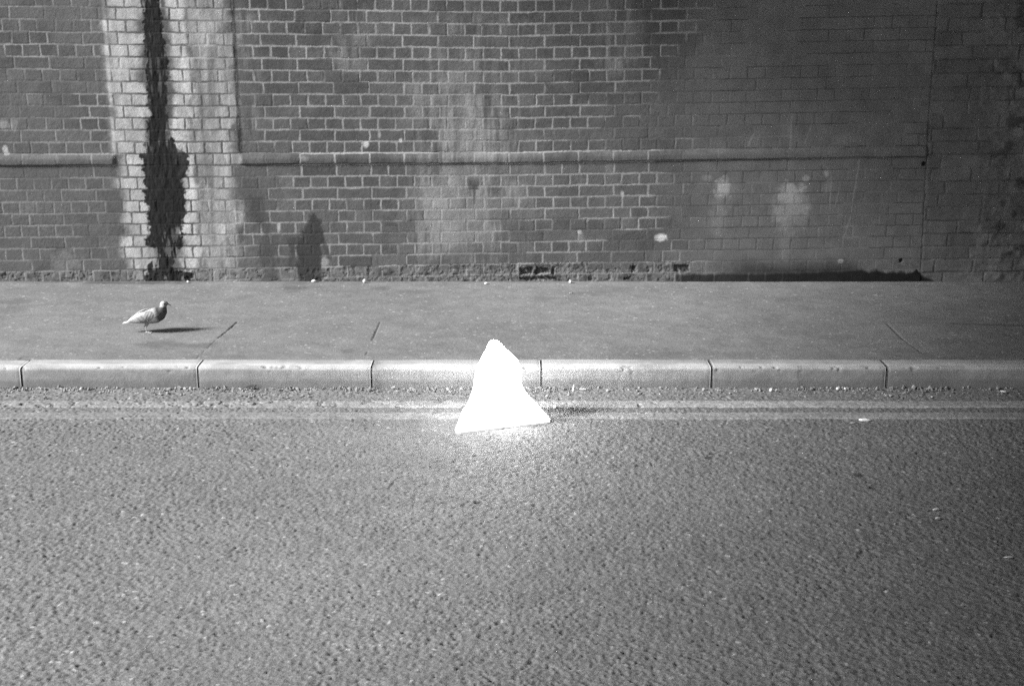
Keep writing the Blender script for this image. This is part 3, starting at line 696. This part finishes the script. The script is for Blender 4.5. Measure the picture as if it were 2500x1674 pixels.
# square foot, turned a little
cs = [on_z(1106, 1062, ROAD_Z), on_z(1349, 1033, ROAD_Z), on_z(1312, 990, ROAD_Z), on_z(1128, 1003, ROAD_Z)]
bm = bmesh.new()
lo = [bm.verts.new(c - base_c + Vector((0, 0, 0.006))) for c in cs]
ctr = sum((v.co for v in lo), Vector()) / 4
hi = [bm.verts.new(ctr + (v.co - ctr) * 0.90 + Vector((0, 0, 0.030))) for v in lo]
bm.faces.new(lo[::-1]); bm.faces.new(hi)
for k in range(4): bm.faces.new((lo[k], lo[(k + 1) % 4], hi[(k + 1) % 4], hi[k]))
bmesh.ops.bevel(bm, geom=bm.edges[:], offset=0.012, segments=3, affect='EDGES')
bmesh.ops.recalc_face_normals(bm, faces=bm.faces[:])
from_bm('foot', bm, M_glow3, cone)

# ------------------------------------------------------------------ the pigeon
def tube(bm, pts, seg=14):
    """pts: (x, y, z, half height, half width), cross-sections perpendicular to the path"""
    P_ = [Vector(p[:3]) for p in pts]; rings = []
    for k, p in enumerate(pts):
        t = (P_[min(k + 1, len(pts) - 1)] - P_[max(k - 1, 0)]).normalized()
        s = Vector((0, 1, 0)); n = s.cross(t) * -1; n.normalize(); s = t.cross(n)
        rings.append([bm.verts.new(P_[k] + n * (p[3] * math.sin(a)) + s * (p[4] * math.cos(a))) for a in [2 * math.pi * j / seg for j in range(seg)]])
    for a, b in zip(rings[:-1], rings[1:]):
        for j in range(seg): bm.faces.new((a[j], a[(j + 1) % seg], b[(j + 1) % seg], b[j]))
    bm.faces.new(rings[0][::-1]); bm.faces.new(rings[-1])
bm = bmesh.new()
tube(bm, [(-.128, 0, .056, .0035, .016), (-.105, 0, .061, .0045, .021), (-.07, 0, .069, .010, .023), (-.04, 0, .076, .021, .030), (-.005, 0, .085, .034, .041), (.030, 0, .092, .042, .049), (.060, 0, .099, .045, .051),
          (.086, 0, .111, .040, .044), (.100, 0, .127, .030, .032), (.105, 0, .143, .0215, .0225), (.108, 0, .155, .019, .019), (.116, 0, .165, .018, .0175), (.126, 0, .168, .012, .012), (.134, 0, .166, .006, .006)], 18)
tube(bm, [(.124, 0, .166, .0065, .006), (.138, 0, .162, .0042, .004), (.148, 0, .157, .0024, .0024), (.151, 0, .153, .0018, .0018)], 8)
h = bmesh.ops.create_uvsphere(bm, u_segments=14, v_segments=10, radius=1)['verts']
for v in h: v.co = Vector((.110 + v.co.x * .022, v.co.y * .0185, .163 + v.co.z * .0195))
for s in (-1, 1):
    tube(bm, [(.012 - .004 * s, s * .018, .066, .013, .011), (.004 - .006 * s, s * .018, .044, .0075, .0065), (-.006 - .006 * s, s * .018, .028, .004, .004), (-.002 - .008 * s, s * .018, .012, .0033, .0033), (.002 - .008 * s, s * .018, .002, .0035, .0035)], 8)
    for an in (-.5, 0, .5, math.pi):
        l = .028 if abs(an) < 1 else .014; x0 = .002 - .008 * s
        tube(bm, [(x0, s * .018, .0035, .0030, .0030), (x0 + l * math.cos(an), s * .018 + l * math.sin(an), .0025, .0022, .0022)], 6)
bmesh.ops.recalc_face_normals(bm, faces=bm.faces[:])
me = bpy.data.meshes.new('pigeon_draft'); bm.to_mesh(me); bm.free()
dr = link(bpy.data.objects.new('pigeon_draft', me))
rm = dr.modifiers.new('union', 'REMESH'); rm.mode = 'VOXEL'; rm.voxel_size = 0.0019
smm = dr.modifiers.new('smooth', 'SMOOTH'); smm.factor = 0.5; smm.iterations = 3
bpy.context.view_layer.update()
me2 = bpy.data.meshes.new_from_object(dr.evaluated_get(bpy.context.evaluated_depsgraph_get()))
bpy.data.objects.remove(dr)
def bird_refl(co):
    x, y, z = co[:, 0], co[:, 1], co[:, 2]
    a = np.full(len(co), 0.22)
    neck = sstep(0.055, 0.082, x + 0.25 * (z - .11)); a = mixa(a, 0.030, neck)                       # dark neck and breast, deepened by painted shade
    a = mixa(a, 0.30, sstep(.146, .156, z) * (1 - sstep(.112, .122, x)) * 0.85); a = mixa(a, 0.10, sstep(.116, .126, x) * (z > .146))  # light on head and tail, shade on face and belly, painted in
    a = mixa(a, 0.34, (1 - sstep(-.07, -.03, x)) * (z > .045)); a = mixa(a, 0.07, 0.6 * (1 - sstep(.060, .075, z)) * sstep(-.02, .02, x) * (z > .042))
    eye = np.hypot(x - .117, z - .168) < .0042; a = np.where(eye & (np.abs(y) > .010), 0.012, a)
    a = np.where(z < .036, 0.30, a)
    return a * (0.8 + 0.4 * fbm(x * 60, z * 140, 401, 3))
co = np.empty(len(me2.vertices) * 3, np.float32); me2.vertices.foreach_get('co', co); co = co.reshape(-1, 3)
at = me2.attributes.new('reflectance', 'FLOAT', 'POINT'); at.data.foreach_set('value', bird_refl(co).astype(np.float32))
for p in me2.polygons: p.use_smooth = True
me2.materials.clear(); me2.materials.append(M_bird)
foot = on_z(357, 811, 0)
bird = empty('pigeon', (foot.x, foot.y, 0.001), 'pigeon with pale back and dark breast walking right along the pavement', 'pigeon')
bo = link(bpy.data.objects.new('body', me2), bird)
# folded wings, with their rows of flight feathers
for s in (-1, 1):
    V, Fq, Aw = [], [], []
    nu, nv = 46, 22
    for i in range(nu):
        t = i / (nu - 1)
        cx = mixa(.074, -.098, t); czz = mixa(.112, .066, t) + .006 * math.sin(t * math.pi)
        hw = 0.031 * (math.sin(math.pi * min(1.0, .12 + t * .62)) ** .8) * (1 - t ** 3.2) + 0.0025
        yo = np.interp(t, [0, .15, .35, .6, .8, 1], [.040, .0515, .0545, .045, .030, .016])
        for j in range(nv):
            q = j / (nv - 1) * 2 - 1
            z = czz + q * hw * (0.95 if q > 0 else 1.0)
            fe = .0006 * math.sin((q * 7 + t * 5) * 3.0) * sstep(.25, .45, t) + .0008 * math.sin(t * 60 + q * 9) * (1 - sstep(.3, .5, t))
            V.append((cx - .012 * q * (1 - t), s * (yo * (1 - .30 * max(0, q) ** 2 - .22 * max(0, -q) ** 2) + fe), z))
            a = 0.19 + .018 * math.sin((q * 7 + t * 5) * 3.0) * float(sstep(.3, .5, t))
            a = mixa(a, 0.06, float((abs(t - .46 - .10 * q) < .03) or (abs(t - .60 - .10 * q) < .028)) * (.5 if q < .5 else .2))
            a = mixa(a, 0.46, float(sstep(.35, .8, q)) * float(sstep(.25, .6, t)))  # light along the upper wing edge put into the colour
            a = mixa(a, 0.09, float(1 - sstep(-.85, -.45, q)) * .6)
            Aw.append(a)
    V = np.array(V); Fq = grid_faces(nv, nu)
    wo_ = mesh_from('wing', V, Fq if s > 0 else Fq[:, ::-1], M_bird, bird, np.array(Aw))
    so = wo_.modifiers.new('thickness', 'SOLIDIFY'); so.thickness = .003; so.offset = 0
bird.rotation_euler = (0, 0, math.radians(4))
